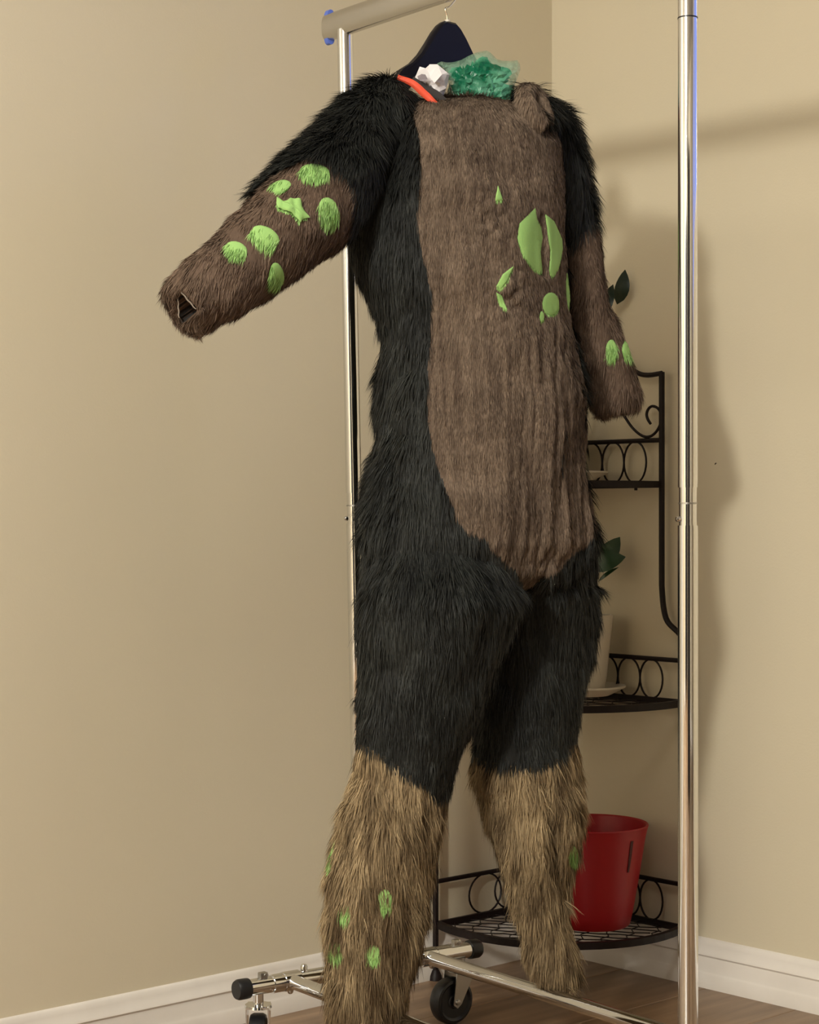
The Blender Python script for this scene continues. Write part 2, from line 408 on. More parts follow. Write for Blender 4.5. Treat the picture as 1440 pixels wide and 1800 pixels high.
# feet, crossbars, casters
FH = 0.222
for Pm in (P1, P2):
    a, b_ = Pm - AX * (FH - .012), Pm + AX * (FH - .012)
    seg_('foot_tube', a, b_, 0.0125)
    for e, s in ((a, -1), (b_, 1)):
        bm = bmesh.new(); p = e
        add_lathe(bm, [(.0125, 0), (.0150, 0.0), (.0155, .004), (.0155, .017), (.0135, .021), (0, .0215)], p, AX * s, 28)
        obj('foot_cap', bm, M_rubber, rack)
        # coupling sleeve near the end
        bm = bmesh.new(); q = e - AX * s * 0.055
        add_tube(bm, [q - AX * .014, q + AX * .014], 0.0140, 24); obj('coupling', bm, M_chrome, rack)
        bm = bmesh.new(); q = e - AX * s * 0.100
        add_lathe(bm, [(.0055, -.003), (.0055, .006), (.004, .0095), (0, .010)], q + Vector((0, 0, .012)), Vector((0, 0, 1)), 16); obj('bolt', bm, M_chrome, rack)
        bm = bmesh.new(); q = e - AX * s * 0.026
        add_obox(bm, q + Vector((0, 0, .0150)), AX * .0065, BX * .005, Vector((0, 0, .0055)), .0015); add_lathe(bm, [(0, .0065), (.0035, .006), (.0045, 0), (.0045, -.002)], q + Vector((0, 0, .0160)) + AX * .003, BX * 1.0, 14)
        obj('clamp_bolt', bm, M_steel, rack)
        bm = bmesh.new(); q = e - AX * s * 0.075
        add_lathe(bm, [(.005, 0), (.005, -.005), (.003, -.008), (0, -.009)], q + Vector((0, 0, -.0115)), Vector((0, 0, 1)), 14); obj('rivet', bm, M_chrome, rack)
        # caster
        cx = e - AX * s * 0.018
        rootc = Vector((cx.x, cx.y, 0))
        sw = BX if (s < 0) else Vector((-.8, -.6, 0))      # rolling direction
        sd = sw.cross(Vector((0, 0, 1))).normalized()
        R = 0.0375; wc = rootc + sw * 0.018 + Vector((0, 0, R + 0.0006))
        if s < 0: sw = (BX * 0.80 - AX * .6).normalized(); sd = sw.cross(Vector((0, 0, 1))).normalized(); wc = rootc + sw * 0.006 + Vector((0, 0, R + .0006))
        bm = bmesh.new()
        add_lathe(bm, [(0, -.010), (.010, -.011), (.012, -.009), (.027, -.009), (.031, -.0125), (.035, -.0115), (R, -.007), (R, .007), (.035, .0115), (.031, .0125), (.027, .009), (.012, .009), (.010, .011), (0, .010)], wc, sd, 40)
        wh = obj('caster_wheel', bm, M_rubber, rack)
        bm = bmesh.new()
        add_lathe(bm, [(0, .0), (.008, 0), (.008, -.016), (.020, -.017), (.021, -.021), (0, -.022)], cx + Vector((0, 0, -.010)), Vector((0, 0, 1)), 24)
        top = cx + Vector((0, 0, -.030))
        for q in (-1, 1):
            o_ = sd * q * 0.0155
            prof = [top + o_ - sw * .019, top + o_ + sw * .019, wc + o_ + sw * .008 - Vector((0, 0, .004)), wc + o_ - Vector((0, 0, .010)), wc + o_ - sw * .008 - Vector((0, 0, .004))]
            A_ = [bm.verts.new(v) for v in prof]; B_ = [bm.verts.new(v + sd * q * .002) for v in prof]
            bm.faces.new(A_); bm.faces.new(B_)
            for i in range(5): bm.faces.new((A_[i], A_[(i + 1) % 5], B_[(i + 1) % 5], B_[i]))
            add_lathe(bm, [(0, .004), (.004, .003), (.005, 0)], wc + o_ + sd * q * .002, sd * q, 14)
        add_obox(bm, top + Vector((0, 0, .001)), sw * .019, sd * .0175, Vector((0, 0, .0012)))
        obj('caster_fork', bm, M_chrome if s < 0 else M_steel, rack)
for s in (-0.135, 0.125):
    seg_('crossbar', P1 + AX * s, P2 + AX * s, 0.0110)
    for Pm in (P1, P2):
        bm = bmesh.new(); q = Pm + AX * s; add_tube(bm, [q - AX * .014, q + AX * .014], 0.0150, 24); obj('tee_collar', bm, M_chrome, rack)

# ------------------------------------------------------------ corner shelf
shelf = empty('corner_plant_stand', room(0.15, 0.15))
tag(shelf, 'dark brown wrought iron three tier corner plant stand behind the suit', 'plant stand')
OFF = 0.018
def sr(s, z): return room(OFF, s * 1.05 if s > .3 else s, z)         # on the right wall
def sl(s, z): return room(s, OFF, z)
S0, S1 = 0.320, 0.284
RX = {0: 0.018, 1: 0.003}
def tube_obj(name, pts, r, parent=shelf, m=M_iron, seg=8, closed=False):
    bm = bmesh.new(); add_tube(bm, pts, r, seg, closed); return obj(name, bm, m, parent)
for f in (sr, sl):
    pts = [f(S0, 0.012), f(S0, 0.3), f(S0, 0.575)] + smooth_path([f(S0, .585), f(S0 - .008, .612), f(S0 - .022, .635), f(S0 - .032, .662), f(S1, .70)], 4) + [f(S1, .9), f(S1, 1.079)]
    p = tube_obj('post', pts, 0.0052)
    bm = bmesh.new(); add_lathe(bm, [(0, 0), (.012, 0), (.011, .008), (.006, .018), (0, .019)], f(S0, 0), seg=16); obj('post_foot', bm, M_iron, p)
    # arched top bar and scroll
    tube_obj('top_arch', smooth_path([f(S1, 1.077), f(S1 - .03, 1.075), f(S1 - .055, 1.080), f(S1 - .09, 1.10), f(S1 - .16, 1.135), f(S1 - .24, 1.15)], 4), 0.0045)
    sp = [(1092, 722), (1100, 735), (1112, 752), (1127, 765), (1140, 768), (1152, 761), (1161, 746), (1163, 730), (1157, 718), (1147, 714), (1140, 719), (1137, 728), (1139, 737), (1144, 745)]
    pts = []
    for (x, y) in sp:
        t = (x - 720) / F; o0 = room(OFF, 0)
        s = (t * o0.y - o0.x) / (RD.x - t * RD.y); Yd = o0.y + RD.y * s
        pts.append(f(s, CAMZ + (900 - y) / F * Yd))
    tube_obj('scroll', smooth_path(pts, 4), 0.0026)
for ti, (z, rz, S, bul) in enumerate(((0.098, 0.174, S0, 1.20), (0.494, 0.568, S0, 1.12), (0.879, 0.958, S1, 1.06))):
    # quarter-round frame
    def arc(k, n=20, rr=1.0):
        t = k / n * PI / 2; stretch = 1.05 if S > .3 else 1.0
        R_ = S * (1 + (bul - 1) * math.sin(2 * t)) * rr
        return room(OFF + (S - OFF) * math.sin(t) * R_ / S, OFF + (S * stretch - OFF) * math.cos(t) * R_ / S, z)
    pts = [sr(0.02, z), sr(S * .5, z)] + [arc(k) for k in range(21)] + [sl(S * .5, z), room(.02, .02, z)]
    bm = bmesh.new()
    # band section: taller than wide
    path = [room(OFF, OFF, z)] + [sr(S * .35, z), sr(S * .7, z)] + [arc(k) for k in range(21)] + [sl(S * .7, z), sl(S * .35, z)]
    nP = len(path); rows = []
    cen = room(.12, .12, z)
    for i, p in enumerate(path):
        inn = (cen - p); inn.z = 0; inn.normalize()
        rows.append([bm.verts.new(p + Vector((0, 0, .006))), bm.verts.new(p + Vector((0, 0, -.006))), bm.verts.new(p + inn * .010 + Vector((0, 0, -.006))), bm.verts.new(p + inn * .010 + Vector((0, 0, .006)))])
    for i in range(nP):
        a, b_ = rows[i], rows[(i + 1) % nP]
        for k in range(4): bm.faces.new((a[k], a[(k + 1) % 4], b_[(k + 1) % 4], b_[k]))
    sh = obj('shelf_frame', bm, M_iron, shelf, False)
    # diagonal wire lattice
    bm = bmesh.new()
    def inside(u, v):
        t = math.atan2(u - OFF, v - OFF) if (u > OFF or v > OFF) else 0
        R_ = (S - OFF) * (1 + (bul - 1) * math.sin(2 * t))
        return u > OFF and v > OFF and math.hypot(u - OFF, v - OFF) < R_
    for sg in (1, -1):
        for c in np.arange(-0.42, 0.80, 0.046):
            run = []
            for t in np.arange(0, 0.42, 0.012):
                u = t; v = c + sg * t * (0.62 if sg == 1 else 1.6) + 0.006 * math.sin(t * 130)
                if inside(u, v): run.append(room(u, v, z - .002))
            if len(run) > 1: add_tube(bm, run, 0.0011, 5)
    obj('wire_lattice', bm, M_iron, sh)
    for f in (sr, sl):
        tube_obj('side_rail', [f(OFF, rz), f(S, rz)], 0.0042)
        if f is sr: gap, rw, stp = (0.050 if ti < 2 else 0.036), 0.0262, 0.0525; s = S * (1.05 if ti < 2 else 1.0) - gap - rw
        else: gap, rw, stp = 0.083, 0.041, 0.066; s = S - gap - rw
        while s > 0.03:
            g_ = (lambda q, z_: room(OFF, q, z_)) if f is sr else sl
            pts = [g_(s + rw * math.cos(2 * PI * q / 28), (z + rz) / 2 + .001 + ((rz - z) / 2 - .002) * math.sin(2 * PI * q / 28)) for q in range(28)]
            tube_obj('ring', pts, 0.0019, seg=6, closed=True)
            s -= stp
# small hook drop under the top shelf
tube_obj('finial', [P(1118, 856, 3.36), P(1118, 862, 3.36)], 0.003)

# ------------------------------------------------------------ red bin
bc = Vector((0.320, 3.300, 0.106))
binr = empty('red_bin', bc); tag(binr, 'red plastic bin standing on the bottom shelf of the plant stand', 'bin')
H = 0.178; Ro, Rb = 0.100, 0.068
prof = [(0, 0), (Rb - .004, 0), (Rb, .004)]
for i in range(1, 9):
    t = i / 8; prof.append((Rb + (Ro - .006 - Rb) * t ** 0.9, .004 + (H - .030) * t))
prof += [(Ro - .003, H - .012), (Ro, H - .002), (Ro - .0015, H), (Ro - .0045, H - .002), (Ro - .009, H - .03), (Rb - .001, .006), (0, .004)]
bm = bmesh.new(); add_lathe(bm, prof, bc, seg=56); obj('bin_body', bm, M_red, binr)
# pleat down the front: a strip with its shade put in as darker red
bm = bmesh.new()
th = Vector(((1110 - 1043) / 102.0, 0, 0)).x
aa = math.asin(th)
for (h0, h1, wd) in ((H - .075, H - .020, .0032),):
    rr = lambda h: Rb + (Ro - .006 - Rb) * ((h - .004) / (H - .030)) ** .9
    rows = []
    for h in (h0, (h0 + h1) / 2, h1):
        r_ = rr(h) + .0012
        rows.append([bm.verts.new(bc + Vector((math.sin(aa + q * wd / r_ * (0.55 if h == h0 else 1)) * r_, -math.cos(aa + q * wd / r_) * r_, h))) for q in (-1, 1)] + [bm.verts.new(bc + Vector((math.sin(aa + q * wd / r_) * (r_ - .004), -math.cos(aa + q * wd / r_) * (r_ - .004), h))) for q in (1, -1)])
    for a, b_ in zip(rows, rows[1:]):
        for k in range(4): bm.faces.new((a[k], a[(k + 1) % 4], b_[(k + 1) % 4], b_[k]))
    bm.faces.new(rows[0]); bm.faces.new(rows[-1])
tag(obj('slot', bm, M_slotshade, binr, False), 'narrow slot, its shade put in as dark red')

# ------------------------------------------------------------ pots and plants
def leaf(bm, base, tip, width, nrm, droop=0.15, seg=7, fold=0.25):
    base, tip, nrm = Vector(base), Vector(tip), Vector(nrm).normalized()
    d = tip - base; L = d.length; d.normalize()
    sd = d.cross(nrm).normalized(); nrm = sd.cross(d).normalized()
    rows = []
    for i in range(seg + 1):
        t = i / seg; wv = width * (math.sin(PI * min(1, t ** 0.8)) ** 0.8 if 0 < t < 1 else 0.02)
        c = base + d * L * t + nrm * (droop * L * math.sin(PI * t))
        rows.append([bm.verts.new(c + sd * wv * q + nrm * (abs(q) * fold * wv + e)) for e in (0.0004, -0.0004) for q in (-1, 0, 1)])
    for a, b_ in zip(rows, rows[1:]):
        for k in (0, 1): bm.faces.new((a[k], a[k + 1], b_[k + 1], b_[k])); bm.faces.new((a[k + 3], b_[k + 3], b_[k + 4], a[k + 4]))
        bm.faces.new((a[0], b_[0], b_[3], a[3])); bm.faces.new((a[2], a[5], b_[5], b_[2]))
    bm.faces.new((rows[0][0], rows[0][1], rows[0][4], rows[0][3])); bm.faces.new((rows[0][1], rows[0][2], rows[0][5], rows[0][4]))
    bm.faces.new((rows[-1][0], rows[-1][3], rows[-1][4], rows[-1][1])); bm.faces.new((rows[-1][1], rows[-1][4], rows[-1][5], rows[-1][2]))
def potset(c, h, rt, rb, rs, lab_pot, lab_s, leaves, leafmat, stemtop):
    s_ = empty('saucer', c); bm = bmesh.new()
    add_lathe(bm, [(0, 0), (rs * .62, 0), (rs * .70, .003), (rs, .015), (rs, .018), (rs - .004, .018), (rs * .66, .006), (0, .005)], c, seg=40)
    COL.objects.unlink(s_); bpy.data.objects.remove(s_)
    so = obj('saucer', bm, M_pot, None); tag(so, lab_s, 'saucer')
    c2 = Vector(c) + Vector((0, 0, .0055))
    root = empty('potted_plant', c2); tag(root, lab_pot, 'plant')
    bm = bmesh.new()
    add_lathe(bm, [(0, 0), (rb - .003, 0), (rb, .003), (rb + (rt - rb) * .2, h * .17), (rb + (rt - rb) * .2 + .0006, h * .185), (rb + (rt - rb) * .62, h * .6), (rt, h * .99), (rt, h), (rt - .005, h), (rt - .006, h - .02), (rb, .02), (0, .018)], c2, seg=44)
    obj('pot', bm, M_pot, root)
    bm = bmesh.new(); add_lathe(bm, [(0, h - .012), (rt * .5, h - .011), (rt - .0066, h - .014)], c2, seg=32)
    obj('soil', bm, M_soil, root)
    for st in stemtop:
        bm = bmesh.new(); st = Vector(st); b0 = c2 + Vector((0, 0, h - .014))
        add_tube(bm, smooth_path([b0, lerp(b0, st, .5) + Vector((.006, 0, 0)), st], 5), 0.0022, 7); obj('stem', bm, leafmat, root)
    for (b0, t0, wd, nn) in leaves:
        bm = bmesh.new(); leaf(bm, b0, t0, wd, nn); obj('leaf', bm, leafmat, root)
PY = 3.385
pc = P(1024, 1222, PY); pc.z = 0.5005
stem = P(1050, 1000, PY)
lv = [(P(1050, 995, PY), P(1090, 944, PY), .018, (.2, -1, .2)), (P(1040, 998, PY - .01), P(1100, 979, PY - .02), .019, (.1, -.9, .35)),
      (P(1044, 994, PY), P(1052, 942, PY), .020, (0, -1, .1)), (P(1052, 1022, PY), P(1088, 997, PY), .0035, (0, -1, .5)),
      (P(1044, 1000, PY), P(1000, 975, PY), .02, (0, -1, .4)), (P(1044, 1000, PY), P(1010, 940, PY + .03), .02, (0, -1, .4))]
potset(pc, 0.139, 0.0555, 0.040, 0.078, 'cream ceramic pot with small green plant on the middle shelf', 'cream saucer under the pot on the middle shelf', lv, M_leaf, [stem])
pc = P(985, 845, PY + .02); pc.z = 0.8855
PT = PY + .02
lv = [(P(1085, 535, PT), P(1099, 474, PT), .0135, (.1, -1, 0)), (P(1052, 562, PT), P(1078, 500, PT + .01), .012, (.1, -1, .1)), (P(1030, 650, PT), P(1050, 590, PT), .014, (0, -1, .2)), (P(1030, 650, PT), P(990, 600, PT), .014, (0, -1, .2))]
potset(pc, 0.11, 0.045, 0.034, 0.088, 'tall dark leaved plant in cream pot on the top shelf', 'cream saucer under the tall plant on the top shelf', lv, M_leafdark, [P(1050, 560, PT), P(1030, 652, PT)])

# ------------------------------------------------------------ THE FUR SUIT : base surface
def ring_of(y, xl, xr, Y, k, inset, xoff=0):
    xc = (xl + xr) / 2 + xoff; hw = (xr - xl) / 2 - inset
    c = P(xc, y, Y)
    w_ = hw * Y / F / math.sqrt(AX.x ** 2 + (BX.x * k) ** 2)
    return c, w_, w_ * k
TORSO = [(188, 735, 940, 2.72, .72, 5), (205, 690, 968, 2.72, .72, 6), (250, 655, 990, 2.71, .72, 6), (300, 632, 997, 2.705, .72, 6), (350, 618, 1000, 2.70, .72, 6),
         (400, 612, 1002, 2.70, .72, 6), (465, 616, 1005, 2.70, .72, 6), (500, 622, 1007, 2.70, .72, 6), (560, 652, 1012, 2.70, .72, 6), (600, 663, 1020, 2.70, .72, 6),
         (650, 664, 1031, 2.70, .72, 6), (700, 661, 1038, 2.70, .72, 6), (750, 658, 1040, 2.70, .72, 6), (800, 653, 1041, 2.70, .70, 6), (850, 646, 1043, 2.70, .68, 6),
         (900, 634, 1050, 2.70, .66, 6), (950, 626, 1056, 2.70, .62, 6), (1000, 650, 1040, 2.70, .58, 6), (1030, 720, 990, 2.70, .5, 4)]
LEGL = [(800, 700, 850, 2.69, .5, 8), (850, 672, 880, 2.685, .6, 8), (900, 645, 905, 2.675, .68, 8), (950, 628, 925, 2.66, .76, 8), (1000, 625, 932, 2.65, .82, 8), (1050, 624, 925, 2.64, .85, 8), (1100, 622, 908, 2.64, .85, 8), (1150, 622, 893, 2.64, .85, 8),
        (1200, 621, 872, 2.64, .85, 8), (1250, 620, 852, 2.64, .85, 8), (1300, 618, 832, 2.64, .85, 8), (1350, 612, 812, 2.64, .85, 8), (1400, 600, 795, 2.64, .85, 7),
        (1450, 588, 778, 2.64, .85, 7), (1500, 578, 770, 2.64, .85, 6), (1550, 573, 767, 2.64, .85, 6), (1600, 571, 758, 2.64, .85, 6), (1650, 571, 747, 2.64, .85, 6),
        (1700, 571, 737, 2.64, .85, 6), (1750, 570, 727, 2.64, .85, 6), (1795, 572, 716, 2.64, .85, 8), (1815, 580, 705, 2.64, .85, 8)]
LEGR = [(800, 860, 1000, 2.72, .5, 8), (850, 830, 1025, 2.73, .6, 8), (900, 805, 1045, 2.75, .7, 8), (950, 800, 1054, 2.77, .76, 8), (1000, 820, 1057, 2.78, .8, 8), (1050, 835, 1057, 2.79, .8, 8), (1100, 840, 1056, 2.80, .8, 8), (1150, 840, 1050, 2.80, .8, 8),
        (1200, 836, 1040, 2.80, .8, 8), (1250, 830, 1032, 2.80, .8, 8), (1300, 826, 1024, 2.80, .8, 8), (1340, 826, 1024, 2.80, .8, 7), (1400, 836, 1030, 2.80, .8, 7),
        (1450, 852, 1030, 2.80, .8, 7), (1500, 868, 1025, 2.80, .8, 7), (1550, 884, 1014, 2.80, .8, 7), (1600, 898, 1010, 2.80, .8, 7), (1640, 912, 1012, 2.80, .8, 7),
        (1680, 922, 1022, 2.80, .8, 7), (1710, 940, 1026, 2.80, .8, 7), (1722, 955, 1020, 2.80, .8, 7)]
ARML = [(715, 215, 2.66, 44, 1), (688, 196, 2.66, 73, 1), (655, 222, 2.64, 76, 1), (620, 270, 2.61, 90, 1), (580, 325, 2.58, 98, 1), (530, 380, 2.54, 98, 1), (480, 424, 2.50, 92, 1), (430, 465, 2.47, 86, 1), (380, 500, 2.44, 78, 1), (335, 533, 2.42, 68, 1), (322, 543, 2.415, 62, 1)]
ARMR = [(925, 205, 2.76, 34, 1), (942, 195, 2.77, 42, 1), (965, 225, 2.79, 50, 1), (985, 280, 2.80, 54, 1), (995, 340, 2.81, 54, 1), (1010, 410, 2.81, 52, 1), (1022, 480, 2.81, 50, 1), (1035, 550, 2.81, 49, 1), (1052, 610, 2.82, 52, 1), (1070, 660, 2.82, 54, 1), (1084, 705, 2.82, 52, 1), (1088, 722, 2.82, 47, 1)]
bm = bmesh.new()
SEG = 40
def loft(rings):
    vs = []
    for c, u, v in rings:
        vs.append([bm.verts.new(c + u * math.cos(2 * PI * k / SEG) + v * math.sin(2 * PI * k / SEG)) for k in range(SEG)])
    for a, b_ in zip(vs, vs[1:]):
        for k in range(SEG): bm.faces.new((a[k], b_[k], b_[(k + 1) % SEG], a[(k + 1) % SEG]))
    bm.faces.new(vs[0]); bm.faces.new(list(reversed(vs[-1])))
RINGS = {}
for key, lst in (('torso', TORSO), ('legl', LEGL), ('legr', LEGR)):
    R_ = [ring_of(*e) for e in lst]; RINGS[key] = R_
    loft([(c, AX * w_, BX * d_) for c, w_, d_ in R_])
ARMPTS = {}
for key, lst in (('arml', ARML), ('armr', ARMR)):
    inset = 7
    pts = [P(x, y, Y) for x, y, Y, r_, k in lst]; rad = [(r_ - inset) * Y / F for x, y, Y, r_, k in lst]
    ARMPTS[key] = (pts, rad)
    rg = []; pu = None
    for i, p in enumerate(pts):
        d = (pts[min(i + 1, len(pts) - 1)] - pts[max(i - 1, 0)]).normalized()
        if pu is None: u, v = frame(d)
        else: u = (pu - d * pu.dot(d)).normalized(); v = u.cross(d)
        pu = u
        rg.append((p, u * rad[i], v * rad[i] * (0.92)))
    loft(rg)
# collar roll on the right of the neckline
cpts = [P(950, 222, 2.665), P(938, 203, 2.66), P(926, 184, 2.665), P(922, 166, 2.68), P(930, 158, 2.70), P(944, 168, 2.71), P(955, 190, 2.70), P(960, 215, 2.69)]
cp_ = smooth_path(cpts, 4); add_tube(bm, cp_, [0.0105 + .005 * math.sin(PI * i / (len(cp_) - 1)) for i in range(len(cp_))], 16)
bmesh.ops.recalc_face_normals(bm, faces=bm.faces)
me = bpy.data.meshes.new('tmp'); bm.to_mesh(me); bm.free()
tmp = bpy.data.objects.new('tmp', me); COL.objects.link(tmp)
rm = tmp.modifiers.new('r', 'REMESH'); rm.mode = 'VOXEL'; rm.voxel_size = 0.0038; rm.adaptivity = 0
sm = tmp.modifiers.new('s', 'SMOOTH'); sm.factor = 0.5; sm.iterations = 9
dg = bpy.context.evaluated_depsgraph_get()
base = bpy.data.meshes.new_from_object(tmp.evaluated_get(dg))
bpy.data.objects.remove(tmp); bpy.data.meshes.remove(me)
nv = len(base.vertices)
V = np.empty(nv * 3); base.vertices.foreach_get('co', V); V = V.reshape(-1, 3)
base.calc_loop_triangles()
TR = np.empty(len(base.loop_triangles) * 3, int); base.loop_triangles.foreach_get('vertices', TR); TR = TR.reshape(-1, 3)
Q = np.array([list(p.vertices) if len(p.vertices) == 4 else list(p.vertices) + [p.vertices[-1]] for p in base.polygons])
def vnormals(V):
    fn = np.cross(V[TR[:, 1]] - V[TR[:, 0]], V[TR[:, 2]] - V[TR[:, 0]])
    N = np.zeros_like(V)
    for k in range(3): np.add.at(N, TR[:, k], fn)
    return N / np.maximum(np.linalg.norm(N, axis=1, keepdims=True), 1e-12)
N = vnormals(V)
def proj(V):
    return 720 + F * V[:, 0] / V[:, 1], 900 - F * (V[:, 2] - CAMZ) / V[:, 1]
A3, B3 = np.array(AX), np.array(BX)
def ell_field(key, V):
    R_ = RINGS[key]
    zs = np.array([c.z for c, _, _ in R_])[::-1]
    xs, ys, ws, ds = [np.interp(V[:, 2], zs, np.array(a)[::-1]) for a in ([c.x for c, _, _ in R_], [c.y for c, _, _ in R_], [w for _, w, _ in R_], [d for _, _, d in R_])]
    dx = V[:, 0] - xs; dy = V[:, 1] - ys
    f = np.sqrt(((dx * A3[0] + dy * A3[1]) / ws) ** 2 + ((dx * B3[0] + dy * B3[1]) / ds) ** 2)
    f += np.maximum(0, V[:, 2] - zs[-1]) * 20 + np.maximum(0, zs[0] - V[:, 2]) * 20
    return f, xs, ys
def arm_field(key, V):
    pts, rad = ARMPTS[key]
    best = np.full(len(V), 1e9); bt = np.zeros(len(V)); ax = np.zeros_like(V); ctr = np.zeros_like(V)
    for i in range(len(pts) - 1):
        a = np.array(pts[i]); b_ = np.array(pts[i + 1]); d = b_ - a; L2 = d @ d
        t = np.clip((V - a) @ d / L2, 0, 1); c = a + t[:, None] * d
        r_ = rad[i] + (rad[i + 1] - rad[i]) * t
        f = np.linalg.norm(V - c, axis=1) / r_
        m_ = f < best
        best[m_] = f[m_]; bt[m_] = i + t[m_]; ax[m_] = d / math.sqrt(L2); ctr[m_] = c[m_]
    return best, bt, ax, ctr
def inpoly(x, y, poly):
    ins = np.zeros(len(x), bool); n_ = len(poly)
    for i in range(n_):
        x1, y1 = poly[i]; x2, y2 = poly[(i + 1) % n_]
        c = ((y1 > y) != (y2 > y)) & (x < (x2 - x1) * (y - y1) / ((y2 - y1) if y2 != y1 else 1e-9) + x1)
        ins ^= c
    return ins
# folds and wrinkles in the cloth
px, py = proj(V)
VC = np.array([0, 0, CAMZ]) - V; VC /= np.linalg.norm(VC, axis=1, keepdims=True)
facing = (N * VC).sum(1)
ff, _, _ = ell_field('torso', V)
fa_l, tl, _, _ = arm_field('arml', V); fa_r, trr, _, _ = arm_field('armr', V)
S3 = V * np.array([1, 1, 0.16])
disp = (vnoise(S3, 38) - .5) * 0.007 + (vnoise(V, 13) - .5) * 0.011 + (vnoise(V, 34) - .5) * .004
bell = (fa_l > 1.1) & (fa_r > 1.1) & (py < 1030) & (px > 735) & (facing > -.3)
rightside = np.clip((px - 860) / 120, 0, 1) * bell
disp += rightside * (np.abs(vnoise(V * np.array([1, 1, .10]), 75) - .5) - .25) * 0.022 * np.clip((py - 520) / 120, 0, 1)
# pinched seams round the belly markings
for (cx, cy, rx, ry, am) in ((870, 378, 20, 34, .005), (893, 505, 26, 42, .004), (515, 372, 30, 22, .0016)):
    g = np.exp(-(((px - cx) / rx) ** 2 + ((py - cy) / ry) ** 2)) * (facing > 0)
    disp += g * (vnoise(V, 95) - .5) * am * 3.4
# sunken line between the two leaf shapes
g = np.exp(-((px - (956 + (py - 430) * .05)) / 5.0) ** 2) * (np.abs(py - 428) < 56) * (facing > 0) * bell
disp -= g * 0.006
# long seam on the right lower leg
g = np.exp(-((px - (962 + (py - 1400) * .20)) / 5.0) ** 2) * (np.abs(py - 1470) < 110) * (facing > 0) * (py > 1350)
disp -= g * 0.009
V = V + N * disp[:, None]
# neck opening
NC = np.array(P(842, 180, 2.735))
da = (V - NC) @ A3; db = (V - NC) @ B3
def neckr(V):
    da = (V - NC) @ A3; db = (V - NC) @ B3
    return np.sqrt((da / 0.072) ** 2 + (db / 0.060) ** 2)
nr = neckr(V)
mk = (nr < 1) & (V[:, 2] > 1.33)
V[mk, 2] -= 0.10 * (1 - nr[mk] ** 2) ** .5
# opening pinched into the end of the left sleeve
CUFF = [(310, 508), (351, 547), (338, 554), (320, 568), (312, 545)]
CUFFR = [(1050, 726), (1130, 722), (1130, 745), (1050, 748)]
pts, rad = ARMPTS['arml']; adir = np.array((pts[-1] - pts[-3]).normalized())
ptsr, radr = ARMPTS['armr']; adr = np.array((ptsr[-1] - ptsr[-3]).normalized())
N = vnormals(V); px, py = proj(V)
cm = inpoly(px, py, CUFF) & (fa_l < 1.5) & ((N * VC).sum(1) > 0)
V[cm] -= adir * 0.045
N = vnormals(V)

PARTS = ['body_fur', 'belly_panel', 'sleeve', 'sleeve.r', 'lower_leg', 'lower_leg.r', 'neck_lining', 'cuff_opening']
def E(cx, cy, rx, ry, rot=0):
    c, s = math.cos(math.radians(rot)), math.sin(math.radians(rot))
    return [(cx + rx * math.cos(t) * c - ry * math.sin(t) * s, cy + rx * math.cos(t) * s + ry * math.sin(t) * c) for t in np.linspace(0, 2 * PI, 18)[:-1]]
STAR = [(487, 351), (494, 356), (504, 356), (510, 351), (526, 353), (529, 366), (535, 374), (542, 384), (531, 386), (526, 393), (519, 384), (511, 376), (500, 372), (488, 369), (486, 362)]
SPOTS = [('arml', E(553, 303, 26, 15, 4)), ('arml', E(495, 327, 17, 10, -12)), ('arml', STAR), ('arml', E(579, 372, 17, 26, -22)), ('arml', E(466, 416, 27, 17, 28)), ('arml', E(415, 439, 20, 14, 18)), ('arml', E(487, 483, 12, 22, -12)),
         ('belly', [(875, 326), (884, 353), (870, 353)]),
         ('belly', [(941, 365), (944, 385), (951, 398), (954, 418), (950, 440), (954, 483), (936, 471), (918, 446), (909, 418), (913, 393), (926, 380)]),
         ('belly', [(958, 376), (974, 389), (988, 420), (989, 437), (981, 472), (971, 488), (965, 477), (967, 440), (963, 412)]),
         ('belly', [(904, 466), (891, 495), (881, 508), (871, 505), (884, 482)]),
         ('belly', [(872, 514), (882, 519), (892, 546), (879, 539)]),
         ('belly', E(968, 534, 15, 20)), ('belly', E(952, 557, 4, 10)), ('belly', E(999, 512, 4, 34, -3)),
         ('armr', E(1075, 614, 10, 17)), ('armr', E(1103, 614, 10, 15)),
         ('legl', E(607, 1601, 12, 13)), ('legl', E(677, 1581, 14, 18)), ('legl', E(589, 1668, 14, 14)), ('legl', E(655, 1675, 14, 15)), ('legl', E(583, 1500, 5, 26)),
         ('legr', E(1008, 1502, 8, 15))]
SLV_L = [(425, 352), (455, 336), (490, 302), (540, 277), (585, 283), (612, 305), (626, 335), (632, 370), (624, 410), (612, 450), (602, 480), (560, 560), (300, 660), (200, 560), (200, 420)]
SLV_R = [(1080, 362), (1060, 378), (1035, 402), (1010, 426), (985, 440), (930, 470), (930, 790), (1200, 790), (1200, 362)]
BELLY = [(716, 150), (719, 175), (731, 205), (737, 245), (738, 290), (735, 340), (733, 400), (742, 435), (750, 470), (757, 520), (758, 580), (753, 640), (750, 700), (753, 740), (760, 780), (775, 830), (789, 870),
         (803, 905), (822, 930), (852, 940), (872, 965), (905, 995), (922, 1018), (930, 1036), (955, 1012), (985, 995), (1008, 968), (1030, 955), (1046, 935), (1052, 912), (1046, 885), (1060, 860), (1060, 700), (1040, 560), (1020, 420),
         (1003, 330), (994, 260), (978, 222), (968, 185), (950, 150), (930, 138), (900, 145), (900, 120), (716, 120)]
LEGB_L = [(560, 1285), (610, 1296), (650, 1316), (700, 1345), (745, 1382), (776, 1408), (800, 1392), (822, 1335), (850, 1340), (850, 1900), (500, 1900)]
